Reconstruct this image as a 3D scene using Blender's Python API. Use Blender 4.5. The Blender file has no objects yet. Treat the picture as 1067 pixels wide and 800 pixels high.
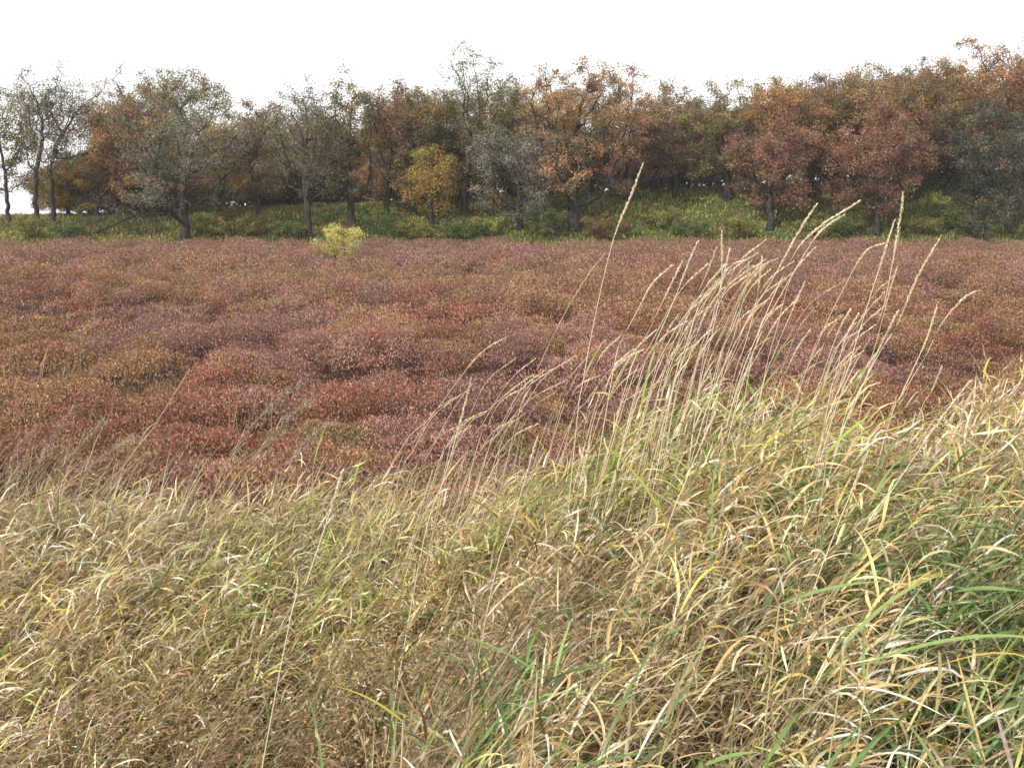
import bpy, math, random
import numpy as np

rng = np.random.default_rng(7)
random.seed(7)
scene = bpy.context.scene
col = scene.collection
R = math.radians

# ------------------------------------------------------------------ camera frame
CAM = np.array([0.0, 0.0, 2.5]); TILT = R(9.65); F = 1047.0
FWD = np.array([0, math.cos(TILT), -math.sin(TILT)])
UP = np.array([0, math.sin(TILT), math.cos(TILT)])
RT = np.array([1.0, 0, 0])

def ray(px, py):
    return FWD + (px - 533.5) / F * RT - (py - 400) / F * UP

def at(px, py, Y):
    d = ray(px, py)
    return CAM + d * (Y / d[1])

# ------------------------------------------------------------------ noise
def _hash(ix, iy, seed):
    h = (ix.astype(np.int64) * 374761393 + iy.astype(np.int64) * 668265263 + seed * 1442695041) & 0xFFFFFFFF
    h = ((h ^ (h >> 13)) * 1274126177) & 0xFFFFFFFF
    h = h ^ (h >> 16)
    return (h & 0xFFFFFF) / float(0xFFFFFF)

def vnoise(x, y, seed=0):
    x = np.asarray(x, float); y = np.asarray(y, float)
    ix = np.floor(x); iy = np.floor(y)
    fx = x - ix; fy = y - iy
    fx = fx * fx * (3 - 2 * fx); fy = fy * fy * (3 - 2 * fy)
    a = _hash(ix, iy, seed); b = _hash(ix + 1, iy, seed)
    c = _hash(ix, iy + 1, seed); d = _hash(ix + 1, iy + 1, seed)
    return (a * (1 - fx) + b * fx) * (1 - fy) + (c * (1 - fx) + d * fx) * fy

def fbm(x, y, seed=0, o=3):
    s = 0; a = 0.5; t = 0
    for k in range(o):
        s = s + a * vnoise(x * 2 ** k + 13.7 * k, y * 2 ** k - 7.1 * k, seed + k); t += a; a *= 0.5
    return s / t

def worley(x, y, seed=0):
    """distance to the nearest jittered cell point, and two random numbers of that cell"""
    x = np.asarray(x, float); y = np.asarray(y, float)
    ix = np.floor(x); iy = np.floor(y)
    best = np.full(x.shape, 9.0); r1 = np.zeros(x.shape); r2 = np.zeros(x.shape)
    for dx in (-1, 0, 1):
        for dy in (-1, 0, 1):
            cx, cy = ix + dx, iy + dy
            d = np.hypot(cx + .1 + .8 * _hash(cx, cy, seed) - x, cy + .1 + .8 * _hash(cx, cy, seed + 1) - y)
            m = d < best
            best = np.where(m, d, best); r1 = np.where(m, _hash(cx, cy, seed + 2), r1); r2 = np.where(m, _hash(cx, cy, seed + 3), r2)
    return best, r1, r2

def sstep(a, b, x):
    t = np.clip((x - a) / (b - a), 0, 1)
    return t * t * (3 - 2 * t)

# ------------------------------------------------------------------ terrain
SIL = np.array([  # photo column, row of the near grass canopy's edge, its distance
    [-400, 505, 6.6], [0, 505, 6.4], [200, 503, 6.2], [320, 500, 5.9], [400, 492, 5.4], [480, 480, 5.2], [560, 448, 5.0],
    [640, 412, 4.8], [700, 390, 4.6], [760, 383, 4.6], [820, 408, 4.6], [880, 432, 4.6], [930, 440, 4.7], [960, 415, 5.0],
    [1005, 375, 5.4], [1067, 348, 5.6], [1500, 330, 6.0]])
CANOPY = 0.74
SIL_U = (SIL[:, 0] - 533.5) / F
SIL_Y = SIL[:, 2]
SIL_H = np.array([at(s[0], s[1], s[2])[2] - CANOPY for s in SIL])
MEADOW = -0.55
FAR0, FAR1 = 84.0, 97.0
CR_U = (np.array([-600, 0, 120, 300, 500, 700, 900, 1067, 1700]) - 533.5) / F
CR_Z = np.array([1.9, 2.05, 2.3, 3.0, 3.8, 4.7, 5.3, 5.7, 6.0])

def mound(x, y):
    far = 1 + 0.4 * sstep(20, 60, y)
    return far * (0.62 * (fbm(x * .30, y * .22, 3) - .5) + 0.34 * (fbm(x * .85, y * .7, 8) - .5))

def ground(x, y):
    x = np.asarray(x, float); y = np.asarray(y, float)
    u = x / np.maximum(y, 1.0)
    he = np.interp(u, SIL_U, SIL_H); ye = np.interp(u, SIL_U, SIL_Y)
    xb = -0.52 + 0.09 * (y - 1.7)
    wd = 0.09 + 0.12 * np.maximum(y - 1.5, 0)
    side = sstep(-wd, wd, x - xb)
    near = 0.03 + 0.80 * side
    t = sstep(1.8, 1.0, 1 - 0 * y) * 0 + np.clip((y - 1.8) / np.maximum(ye - 1.8, .5), 0, 1)
    bank = near * (1 - t) + he * t + 0.10 * (fbm(x * 1.3, y * 1.3, 21) - .5)
    drop = sstep(0.0, 2.3, y - ye)
    z = bank * (1 - drop) + (MEADOW + mound(x, y) * .45) * drop
    cr = np.interp(u, CR_U, CR_Z)
    r = sstep(FAR0, FAR1 + 3, y + 1.6 * (fbm(x * .12, 3.3 + 0 * x, 5) - .5))
    zf = MEADOW + (cr - MEADOW) * r + 0.5 * r * (fbm(x * .2, y * .25, 11) - .5)
    z = np.where(y > 60, np.where(y > FAR0 - 3, zf + (1 - r) * mound(x, y) * .45, z), z)
    fall = np.clip((y - FAR1 - 4) * 0.03, 0, 12)
    return z - fall

def hit(px, py, y0=80, y1=112):
    ys = np.linspace(y0, y1, 500)
    d = ray(px, py)
    p = CAM[None] + d[None] * (ys / d[1])[:, None]
    g = ground(p[:, 0], p[:, 1])
    k = np.argmax(p[:, 2] <= g) if (p[:, 2] <= g).any() else len(ys) - 1
    return np.array([p[k, 0], p[k, 1], g[k]])

# ------------------------------------------------------------------ mesh building
def mesh(name, V, Q, C=None, mat=None, parent=None, smooth=False, A=None):
    V = np.asarray(V, np.float32); Q = np.asarray(Q, np.int32)
    me = bpy.data.meshes.new(name)
    k = Q.shape[1]
    me.vertices.add(len(V)); me.vertices.foreach_set('co', V.ravel())
    me.loops.add(Q.size); me.loops.foreach_set('vertex_index', Q.ravel())
    me.polygons.add(len(Q)); me.polygons.foreach_set('loop_start', np.arange(0, Q.size, k, dtype=np.int32))
    if smooth: me.polygons.foreach_set('use_smooth', np.ones(len(Q), bool))
    if C is not None:
        c4 = np.ones((len(V), 4), np.float32); c4[:, :3] = C
        at_ = me.color_attributes.new('Col', 'FLOAT_COLOR', 'POINT'); at_.data.foreach_set('color', c4.ravel())
    if A is not None:
        a_ = me.attributes.new('across', 'FLOAT', 'POINT'); a_.data.foreach_set('value', np.asarray(A, np.float32))
    me.update(); me.validate()
    o = bpy.data.objects.new(name, me); col.objects.link(o)
    if mat: me.materials.append(mat)
    if parent: o.parent = parent
    return o

class Acc:
    """collects arrays of vertices and quads"""
    def __init__(s): s.V = []; s.Q = []; s.C = []; s.A = []; s.n = 0
    def add(s, V, Q, C, A=None):
        if len(V) == 0: return
        s.V.append(V); s.Q.append(Q + s.n); s.C.append(C); s.A.append(np.zeros(len(V)) if A is None else A); s.n += len(V)
    def build(s, name, mat, parent=None, smooth=False, origin=None):
        V = np.concatenate(s.V)
        if origin is not None: V = V - np.asarray(origin)[None]
        return mesh(name, V, np.concatenate(s.Q), np.concatenate(s.C), mat, parent, smooth, np.concatenate(s.A))

def ribbons(base, az, lean, curl, length, width, color, tipcol=None, S=5, across=2, daz=0.0, twist=0.0, fold=0.35, power=1.4, blunt=0.0):
    """N curved tapering blades; angles in radians from vertical, azimuth 0 = +X"""
    N = len(base); base = np.asarray(base, float)
    f = lambda v: np.broadcast_to(np.asarray(v, float), (N,)).copy()
    az, lean, curl, length, width, daz, twist = map(f, (az, lean, curl, length, width, daz, twist))
    P = base.copy(); rows = []; cols_ = []; accs = []
    tip = color if tipcol is None else tipcol
    power = f(power)
    for k in range(S + 1):
        t = k / S
        th = lean + curl * t ** power
        a = az + daz * t
        d = np.stack([np.sin(th) * np.cos(a), np.sin(th) * np.sin(a), np.cos(th)], 1)
        s0 = np.stack([-np.sin(a), np.cos(a), 0 * a], 1)
        n0 = np.cross(d, s0)
        tw = twist * t
        sd = s0 * np.cos(tw)[:, None] + n0 * np.sin(tw)[:, None]
        nn = -s0 * np.sin(tw)[:, None] + n0 * np.cos(tw)[:, None]
        prof = (0.55 + 0.45 * min(1, t / .25)) * (1 - max(0, (t - .35) / .65) ** 1.7)
        w = width * max(prof, 0.03)
        c = color * (1 - t) + tip * t
        if across == 2:
            rows.append(np.stack([P - sd * (w / 2)[:, None] + nn * (fold * w * .5)[:, None], P, P + sd * (w / 2)[:, None] + nn * (fold * w * .5)[:, None]], 1))
            cols_.append(np.repeat(c[:, None], 3, 1)); accs.append(np.tile([-1, 0, 1.], (N, 1)))
        else:
            rows.append(np.stack([P - sd * (w / 2)[:, None], P + sd * (w / 2)[:, None]], 1))
            cols_.append(np.repeat(c[:, None], 2, 1)); accs.append(np.tile([-1, 1.], (N, 1)))
        P = P + d * (length / S)[:, None]
    m = across + 1
    V = np.stack(rows, 1).reshape(N * (S + 1) * m, 3)
    C = np.stack(cols_, 1).reshape(-1, 3); A = np.stack(accs, 1).reshape(-1)
    b = np.arange(N)[:, None, None] * (S + 1) * m + np.arange(S)[None, :, None] * m + np.arange(across)[None, None, :]
    Q = np.stack([b, b + 1, b + 1 + m, b + m], -1).reshape(-1, 4)
    return V, Q, C, A

def tubes(paths, rad, color, sides=3):
    """paths (N,S,3), rad (N,S)"""
    N, S, _ = paths.shape
    T = np.gradient(paths, axis=1); T /= np.linalg.norm(T, axis=2, keepdims=True) + 1e-9
    ref = np.where(np.abs(T[..., 2:3]) > .9, np.array([1., 0, 0]), np.array([0, 0, 1.]))
    a = np.cross(T, ref); a /= np.linalg.norm(a, axis=2, keepdims=True) + 1e-9
    b = np.cross(T, a)
    ang = np.arange(sides) / sides * 2 * math.pi
    V = paths[:, :, None] + rad[:, :, None, None] * (a[:, :, None] * np.cos(ang)[:, None] + b[:, :, None] * np.sin(ang)[:, None])
    C = np.broadcast_to(color[:, None, None], (N, S, sides, 3)).reshape(-1, 3)
    i = np.arange(N)[:, None, None] * S * sides + np.arange(S - 1)[None, :, None] * sides
    j = np.arange(sides)[None, None]; j2 = (j + 1) % sides
    Q = np.stack([i + j, i + j2, i + sides + j2, i + sides + j], -1).reshape(-1, 4)
    return V.reshape(-1, 3), Q, C, np.zeros(N * S * sides)

def cards(P, size, color, asp=0.55, up=0.0):
    """N small leaf faces, randomly turned, pointed at both ends; up > 0 tilts them upright"""
    N = len(P)
    d = rng.normal(size=(N, 3)); d[:, 2] += up; d /= np.linalg.norm(d, axis=1, keepdims=True)
    e = np.cross(d, rng.normal(size=(N, 3))); e /= np.linalg.norm(e, axis=1, keepdims=True) + 1e-9
    nrm = np.cross(d, e)
    s = np.broadcast_to(np.asarray(size, float), (N,))[:, None]
    V = np.stack([P - d * s * .5, P + e * s * asp * .5 + nrm * s * .10, P + d * s * .5, P - e * s * asp * .5 + nrm * s * .10], 1).reshape(-1, 3)
    Q = np.arange(4 * N).reshape(N, 4)
    return V, Q, np.repeat(color, 4, 0), np.zeros(4 * N)

def pick(pal, w, n):
    pal = np.asarray(pal, float); w = np.asarray(w, float)
    return pal[rng.choice(len(pal), n, p=w / w.sum())]

def jit(c, v=.15, h=.06):
    n = len(c)
    return np.clip(c * (1 + rng.normal(0, v, (n, 1))) * (1 + rng.normal(0, h, (n, 3))), 0.003, .85)

def tag(o, label=None, cat=None, group=None, kind=None):
    if label: o['label'] = label
    if cat: o['category'] = cat
    if group: o['group'] = group
    if kind: o['kind'] = kind
    return o

def empty(name, loc):
    o = bpy.data.objects.new(name, None); col.objects.link(o); o.location = loc; o.empty_display_size = .3
    return o

# ------------------------------------------------------------------ materials
def leaf_mat(name, transl=.3, rough=.55, spec=.3, veins=0.0, spots=0.0):
    m = bpy.data.materials.new(name); m.use_nodes = True
    nt = m.node_tree; N = nt.nodes; L = nt.links
    p = N['Principled BSDF']; out = N['Material Output']
    a = N.new('ShaderNodeAttribute'); a.attribute_name = 'Col'
    c = a.outputs['Color']
    if veins:
        ac = N.new('ShaderNodeAttribute'); ac.attribute_name = 'across'
        mu = N.new('ShaderNodeMath'); mu.operation = 'MULTIPLY'; mu.inputs[1].default_value = 17
        L.new(ac.outputs['Fac'], mu.inputs[0])
        si = N.new('ShaderNodeMath'); si.operation = 'SINE'; L.new(mu.outputs[0], si.inputs[0])
        mr = N.new('ShaderNodeMapRange'); mr.inputs[1].default_value = -1; mr.inputs[2].default_value = 1
        mr.inputs[3].default_value = 1 - veins; mr.inputs[4].default_value = 1 + veins * .5
        L.new(si.outputs[0], mr.inputs[0])
        vm = N.new('ShaderNodeVectorMath'); vm.operation = 'SCALE'
        L.new(c, vm.inputs[0]); L.new(mr.outputs[0], vm.inputs['Scale']); c = vm.outputs[0]
    if spots:
        tc = N.new('ShaderNodeTexCoord')
        no = N.new('ShaderNodeTexNoise'); no.inputs['Scale'].default_value = 45; no.inputs['Detail'].default_value = 3
        L.new(tc.outputs['Object'], no.inputs['Vector'])
        cr = N.new('ShaderNodeValToRGB'); cr.color_ramp.elements[0].position = .52; cr.color_ramp.elements[1].position = .68
        L.new(no.outputs['Fac'], cr.inputs[0])
        mf = N.new('ShaderNodeMath'); mf.operation = 'MULTIPLY'; mf.inputs[1].default_value = spots; L.new(cr.outputs[0], mf.inputs[0])
        mx = N.new('ShaderNodeMix'); mx.data_type = 'RGBA'; mx.blend_type = 'MULTIPLY'
        L.new(mf.outputs[0], mx.inputs[0]); L.new(c, mx.inputs[6]); mx.inputs[7].default_value = (.55, .40, .25, 1); c = mx.outputs[2]
    L.new(c, p.inputs['Base Color'])
    p.inputs['Roughness'].default_value = rough; p.inputs['Specular IOR Level'].default_value = spec
    if transl > 0:
        t = N.new('ShaderNodeBsdfTranslucent'); L.new(c, t.inputs['Color'])
        mx = N.new('ShaderNodeMixShader'); mx.inputs[0].default_value = transl
        L.new(p.outputs[0], mx.inputs[1]); L.new(t.outputs[0], mx.inputs[2]); L.new(mx.outputs[0], out.inputs['Surface'])
    return m

def noise_mat(name, cols_, scale=3.0, detail=6, rough=.95, bump=.4, stretch=None):
    m = bpy.data.materials.new(name); m.use_nodes = True
    nt = m.node_tree; N = nt.nodes; L = nt.links
    p = N['Principled BSDF']; p.inputs['Roughness'].default_value = rough; p.inputs['Specular IOR Level'].default_value = .15
    tc = N.new('ShaderNodeTexCoord'); mp = N.new('ShaderNodeMapping'); L.new(tc.outputs['Object'], mp.inputs[0])
    if stretch: mp.inputs['Scale'].default_value = stretch
    no = N.new('ShaderNodeTexNoise'); no.inputs['Scale'].default_value = scale; no.inputs['Detail'].default_value = detail
    no.inputs['Roughness'].default_value = .65
    L.new(mp.outputs[0], no.inputs['Vector'])
    cr = N.new('ShaderNodeValToRGB'); e = cr.color_ramp.elements
    while len(e) < len(cols_): e.new(.5)
    for i, c in enumerate(cols_):
        e[i].position = .3 + .4 * i / (len(cols_) - 1); e[i].color = (*c, 1)
    L.new(no.outputs['Fac'], cr.inputs[0]); L.new(cr.outputs[0], p.inputs['Base Color'])
    b = N.new('ShaderNodeBump'); b.inputs['Strength'].default_value = bump; b.inputs['Distance'].default_value = .05
    L.new(no.outputs['Fac'], b.inputs['Height']); L.new(b.outputs[0], p.inputs['Normal'])
    return m

def vcol_mat(name):
    m = leaf_mat(name, transl=0, rough=.95, spec=.1)
    return m

M_BLADE = leaf_mat('dry_blade', .28, .36, .6, veins=.22, spots=.55)
M_BLADE_FAR = leaf_mat('fine_blade', .30, .5, .35)
M_STEM = leaf_mat('straw_stem', .12, .5, .4)
M_SHRUB = leaf_mat('shrub_leaf', .25, .45, .4)
M_TREE = leaf_mat('oak_leaf', .42, .65, .2)
M_BANK = leaf_mat('bank_blade', .3, .6, .2)
M_BARK = noise_mat('oak_bark', [(.016, .014, .012), (.042, .036, .031), (.085, .077, .066)], 5, 8, .95, .8, (1, 1, .25))
M_SOIL = vcol_mat('ground_cover')

# ------------------------------------------------------------------ ground: one sheet out to the horizon
def warp(n, a, b, pwr):
    t = np.linspace(0, 1, n); return a + (b - a) * t ** pwr
ys = np.concatenate([np.arange(-6, 12, .16), np.arange(12, 40, .45), np.arange(40, 80, .9), np.arange(80, 112, .5), warp(30, 112, 1200, 2.2)])
xs_h = np.concatenate([np.arange(0, 5, .16), np.arange(5, 14, .4), np.arange(14, 75, 1.1), warp(22, 75, 1100, 2.2)])
xs = np.concatenate([-xs_h[:0:-1], xs_h])
GX, GY = np.meshgrid(xs, ys)
GZ = ground(GX, GY)
nx, ny = len(xs), len(ys)
ii = (np.arange(ny - 1)[:, None] * nx + np.arange(nx - 1)[None]).ravel()
GQ = np.stack([ii, ii + 1, ii + nx + 1, ii + nx], 1)
gx, gy = GX.ravel(), GY.ravel()
n1 = fbm(gx * .5, gy * .5, 40)[:, None]; n2 = fbm(gx * 2.3, gy * 2.3, 41)[:, None]
c_near = np.array([.075, .055, .03]) * (1 - n2) + np.array([.15, .115, .06]) * n2
c_mead = np.array([.028, .016, .012]) * (1 - n1) + np.array([.055, .03, .02]) * n1
c_bank = np.array([.045, .06, .018]) * (1 - n1) + np.array([.09, .10, .03]) * n1
c_wood = np.array([.07, .055, .025]) * (1 - n1) + np.array([.11, .085, .03]) * n1
ye_g = np.interp(gx / np.maximum(gy, 1), SIL_U, SIL_Y)
w1 = sstep(.2, 1.6, gy - ye_g)[:, None]; w2 = sstep(FAR0 - .5, FAR0 + 1.5, gy)[:, None]; w3 = sstep(FAR1, FAR1 + 6, gy)[:, None]
gc = c_near * (1 - w1) + c_mead * w1; gc = gc * (1 - w2) + c_bank * w2; gc = gc * (1 - w3) + c_wood * w3
tag(mesh('ground', np.stack([gx, gy, GZ.ravel()], 1), GQ, gc, M_SOIL, None, True), kind='structure')

# ------------------------------------------------------------------ red shrub meadow (uncountable ground cover)
acc = Acc()
PAL = {
    'mauve': np.array([[.275, .142, .118], [.235, .114, .092], [.31, .178, .148]]),
    'crimson': np.array([[.275, .112, .072], [.23, .09, .058], [.305, .145, .095]]),
    'rust': np.array([[.295, .165, .078], [.25, .13, .060], [.33, .195, .10]]),
    'olive': np.array([[.215, .150, .065], [.175, .115, .052], [.25, .175, .085]]),
}
def meadow_band(y0, y1, per_m2, leaf, nleaf, spread, hs):
    half = .56
    area_n = int(per_m2 * (y1 - y0) * ((y0 + y1) * half + 6))
    y = np.sqrt(rng.uniform(y0 ** 2, y1 ** 2, area_n))
    x = rng.uniform(-1, 1, area_n) * (half * y + 3)
    ye = np.interp(x / y, SIL_U, SIL_Y)
    keep = (y > ye + .9 + rng.uniform(0, .9, area_n)) & (y < FAR0 + .5 + 1.2 * rng.random(area_n))
    hollow = fbm(x * .50, y * .24, 91)                       # wet gaps between the shrubs
    thr = .08 + .32 * sstep(11, 20, y) * (1 - .25 * sstep(45, 70, y))
    keep &= hollow + rng.uniform(-.05, .05, area_n) > thr
    low = ~keep & (rng.random(area_n) < .22) & (y > ye + 1) & (y < FAR0 + 1); keep |= low
    x, y, hollow, low = x[keep], y[keep], hollow[keep], low[keep]
    z = ground(x, y)
    wx = x + .5 * fbm(x * .9, y * .9, 401); wy = y + .5 * fbm(x * .9, y * .9, 402)
    f1, q1, q2 = worley(wx / 1.5, wy / 1.9, 411)
    g1, p1, p2 = worley(wx / .62, wy / .75, 431)
    dome = np.sqrt(np.clip(1 - (f1 / (.50 + .28 * q1)) ** 2, 0, 1)); dom2 = np.sqrt(np.clip(1 - (g1 / .66) ** 2, 0, 1))
    amp = .75 + .5 * sstep(12, 40, y)
    h = amp * ((.50 * dome * (.45 + .9 * q2)) + .13 * dom2 * (.4 + .9 * p1)) * (1 - .0 * hollow)
    h = h * np.where(y > 15, .35 + .65 * sstep(.37, .47, hollow), 1) + mound(x, y) * .7 + .10
    h = np.maximum(h, .10); h[low] = rng.uniform(.06, .2, low.sum())
    thin = (dome < .2) & (rng.random(len(x)) < .72)
    x, y, z, h, hollow, q1, q2, p1, p2, dome = [v[~thin] for v in (x, y, z, h, hollow, q1, q2, p1, p2, dome)]
    n = len(x)
    a = fbm(x * .16 + 3, y * .10, 50, 3); b = fbm(x * .22 - 8, y * .16, 60, 3); c = fbm(x * .12, y * .09 + 9, 70, 2)
    kind = np.where(a > .585, 0, np.where(b > .42, 2, 1))
    kind = np.where((c > .57) & (rng.random(n) < .7), 3, kind)
    kind = np.where(q2 < .30, (q1 * 3.99).astype(int), kind); kind = np.where(p2 < .2, (p1 * 2.99).astype(int), kind); mixr = rng.random(n); kind = np.where(mixr < .10, rng.integers(0, 3, n), kind)
    lib = np.stack([PAL['mauve'], PAL['crimson'], PAL['rust'], PAL['olive']])
    cc = lib[kind, rng.integers(0, 3, n)]
    cc = cc * (0.95 + .4 * (q1 - .5) + .3 * (p1 - .5))[:, None] * 1.3
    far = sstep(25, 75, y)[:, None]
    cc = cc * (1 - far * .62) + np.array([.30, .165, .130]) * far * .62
    # leaves up each sprig
    I = np.repeat(np.arange(n), nleaf)
    t = rng.random(len(I)) ** .45
    P = np.stack([x[I] + rng.normal(0, spread, len(I)) * (.4 + t), y[I] + rng.normal(0, spread, len(I)) * (.4 + t), z[I] + h[I] * (.15 + .95 * t)], 1)
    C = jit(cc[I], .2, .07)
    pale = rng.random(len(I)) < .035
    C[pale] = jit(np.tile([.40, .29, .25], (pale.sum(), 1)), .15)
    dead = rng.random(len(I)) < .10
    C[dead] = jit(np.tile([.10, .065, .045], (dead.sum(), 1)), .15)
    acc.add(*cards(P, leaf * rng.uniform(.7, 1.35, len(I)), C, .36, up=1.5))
    # bare twigs
    k = rng.random(n) < .35
    nt_ = k.sum()
    b0 = np.stack([x[k], y[k], z[k]], 1)
    acc.add(*ribbons(b0, rng.uniform(0, 6.28, nt_), rng.uniform(0, .3, nt_), rng.uniform(-.2, .3, nt_), h[k] * 1.05, leaf * .14,
                     jit(np.tile([.11, .06, .045], (nt_, 1))), S=2, across=1))
meadow_band(5.6, 14, 250, .042, 12, .045, (.18, .58))
meadow_band(14, 24, 150, .050, 12, .055, (.18, .55))
meadow_band(24, 45, 58, .074, 12, .09, (.18, .55))
meadow_band(45, 86, 17, .115, 13, .15, (.18, .55))
tag(acc.build('red_shrubs', M_SHRUB), 'low red, rust and mauve autumn shrubs covering the flat bog', 'shrubs', kind='stuff')

# grey-olive tussocks of sedge scattered in the near shrubs
acc = Acc()
spots = [(60, 400, 40, 26), (150, 380, 18, 12), (345, 375, 18, 14), (30, 440, 40, 20), (240, 430, 60, 14), (120, 330, 30, 6), (150, 415, 30, 10), (900, 370, 40, 8), (985, 290, 30, 6), (60, 470, 60, 20), (290, 460, 60, 14), (720, 350, 50, 6)]
for px, py, sp, n in spots:
    p0 = hit(px, py + 6, 5.5, 40)
    n = int(n * 2.2)
    s = sp / F * p0[1]
    x = p0[0] + rng.normal(0, s * .6, n); y = p0[1] + rng.normal(0, s * .9, n)
    b = np.stack([x, y, ground(x, y)], 1)
    acc.add(*ribbons(b, rng.normal(0, .9, n), rng.uniform(.05, .45, n), rng.uniform(.2, 1.2, n), rng.uniform(.5, 1.0, n), .010,
                     jit(pick([[.24, .20, .12], [.30, .25, .14], [.17, .17, .09]], [3, 2, 2], n)), S=4, across=1))
nq = 2000
xq = rng.uniform(-6.2, .2, nq); yq = rng.uniform(5.6, 8.6, nq)
kq = fbm(xq * .8, yq * .8, 303) > .46; xq, yq = xq[kq], yq[kq]; nq = len(xq)
acc.add(*ribbons(np.stack([xq, yq, ground(xq, yq)], 1), rng.normal(.1, .6, nq), rng.uniform(.1, .5, nq), rng.uniform(.3, 1.3, nq), rng.uniform(.6, 1.35, nq), .009,
                 jit(pick([[.38, .33, .21], [.46, .39, .26], [.30, .28, .16], [.30, .31, .13]], [3, 2, 2, 1], nq)), S=5, across=1))
tag(acc.build('sedge', M_BLADE_FAR), 'wispy grey-olive sedge blades growing through the red shrubs', 'sedge', kind='stuff')

# ------------------------------------------------------------------ near bank: dry grass
def sample_bank(n, y0=.75, extra=0.7):
    y = np.sqrt(rng.uniform(y0 ** 2, 7.6 ** 2, n))
    x = rng.uniform(-1, 1, n) * (.58 * y + .45)
    ye = np.interp(x / y, SIL_U, SIL_Y)
    k = y < ye + extra * rng.random(n) ** 1.5
    return x[k], y[k], ye[k]

def pxw(px, py, Y):            # ground position beneath the picture point at distance Y (layout only)
    p = at(px, py, Y); return p[0], p[1]

def blob(x, y, px, Y, rx, ry):
    X = (px - 533.5) / F * Y
    return np.exp(-((x - X) / rx) ** 2 - ((y - Y) / ry) ** 2)

def greenness(x, y):
    g = .03 + .0 * x
    g = g + .85 * blob(x, y, 1070, 2.5, .42, .9) + .55 * blob(x, y, 1080, 1.7, .25, .6) + 1.1 * blob(x, y, 640, 1.5, .18, .28)
    g = g + 1.3 * blob(x, y, 40, 2.0, .4, .4) + .6 * blob(x, y, 190, 1.95, .2, .2) + .35 * blob(x, y, 230, 5.0, .55, 1.0) + .3 * blob(x, y, 360, 4.6, .5, .7)
    g = g + .36 * blob(x, y, 560, 4.6, .5, .6) + .40 * blob(x, y, 720, 4.4, .4, .5) + .25 * blob(x, y, 450, 2.6, .35, .5) + .2 * blob(x, y, 880, 3.6, .5, .6)
    return np.clip(g * (.55 + .9 * fbm(x * 2.2, y * 2.2, 111)), 0, .95)

def brownness(x, y):
    return np.clip(1.1 * blob(x, y, 190, 2.9, .85, 1.1) + .5 * blob(x, y, 330, 3.2, .5, .8) + .25 * fbm(x * 1.5, y * 1.5, 131), 0, .95)

STRAW = [[.60, .475, .225], [.68, .58, .33], [.48, .345, .145], [.76, .68, .48], [.57, .47, .17]]
BROWN = [[.28, .18, .08], [.35, .24, .11], [.22, .145, .065], [.44, .33, .18]]
LIME = [[.36, .40, .10], [.28, .36, .09], [.44, .44, .14], [.20, .29, .07]]
GREEN = [[.12, .20, .055], [.09, .155, .045], [.18, .27, .08], [.24, .30, .10]]

def blade_colors(x, y, n):
    g = greenness(x, y); b = brownness(x, y)
    c = pick(STRAW, [4, 3, 3, 2, 2], n)
    br = pick(BROWN, [3, 3, 2, 2], n)
    isb = rng.random(n) < b * .9 + .10
    c[isb] = br[isb]
    farlime = sstep(3.0, 4.4, y)
    gr = np.where((rng.random(n) < farlime)[:, None], pick(LIME, [3, 2, 3, 2], n), pick(GREEN, [3, 2, 3, 2], n))
    ol = rng.random(n) < .25 * sstep(4.0, 5.2, y) * sstep(-.3, -1.3, x)
    c[ol] = pick([[.46, .40, .23], [.38, .34, .18], [.54, .48, .31]], [2, 2, 1], ol.sum())
    isg = rng.random(n) < g
    c[isg] = gr[isg]
    yel = rng.random(n) < .035
    c[yel] = pick([[.52, .37, .08], [.56, .45, .09], [.48, .29, .09]], [2, 3, 1], yel.sum())
    return jit(c, .14, .04), isg

acc = Acc(); accg = Acc()
x, y, ye = sample_bank(20000)
w1_, u1, u2 = worley(x / .30, y / .30, 501)
hole = 1.3 * blob(x, y, 1040, 1.5, .22, .35) + .75 * blob(x, y, 120, 1.95, .45, .35)
kq = (w1_ + rng.uniform(-.2, .2, len(x)) < .58) & (rng.random(len(x)) > hole)
x, y, ye, u1, u2, w1_ = x[kq], y[kq], ye[kq], u1[kq], u2[kq], w1_[kq]
n = len(x); z = ground(x, y)
H = rng.uniform(.62, 1.0, n) * CANOPY * (1 - .35 * sstep(-.1, .9, y - ye)) * (.72 + .55 * fbm(x * 2.4, y * 2.4, 150)) * (.86 + .4 * u2) * (1.1 - .25 * w1_)
b = brownness(x, y)
H *= 1 - .16 * b
la = .1 + (u1 - .5) * 1.5 + rng.normal(0, .38, n); ll = np.abs(.10 + .38 * u2 + rng.normal(0, .10, n)); lc = .25 + .75 * u1 * u2 + rng.uniform(-.1, .35, n)
H *= 1 + .25 * lc * ll
# culms
S = 6
path = np.zeros((n, S + 1, 3)); P = np.stack([x, y, z - .02], 1); path[:, 0] = P
dirs = []
for k in range(1, S + 1):
    th = ll + lc * ((k - .5) / S) ** 1.6
    d = np.stack([np.sin(th) * np.cos(la), np.sin(th) * np.sin(la), np.cos(th)], 1); dirs.append(d)
    P = P + d * (H / S)[:, None]; path[:, k] = P
rad = np.linspace(1, .55, S + 1)[None] * rng.uniform(.0010, .0019, n)[:, None]
cc, isg = blade_colors(x, y, n)
tone = (.80 + .42 * u2)[:, None] * np.array([1, 1, 1]) * (1 + (u1 - .5)[:, None] * np.array([.04, -.02, -.18])); cc = cc * tone
stemc = jit(np.where(isg[:, None], cc, pick([[.55, .46, .27], [.48, .38, .19], [.60, .52, .33], [.38, .27, .13]], [3, 3, 2, 2], n)), .1)
V, Q, C, A = tubes(path, rad, stemc, 3)
acc.add(V, Q, C, A)
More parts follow.
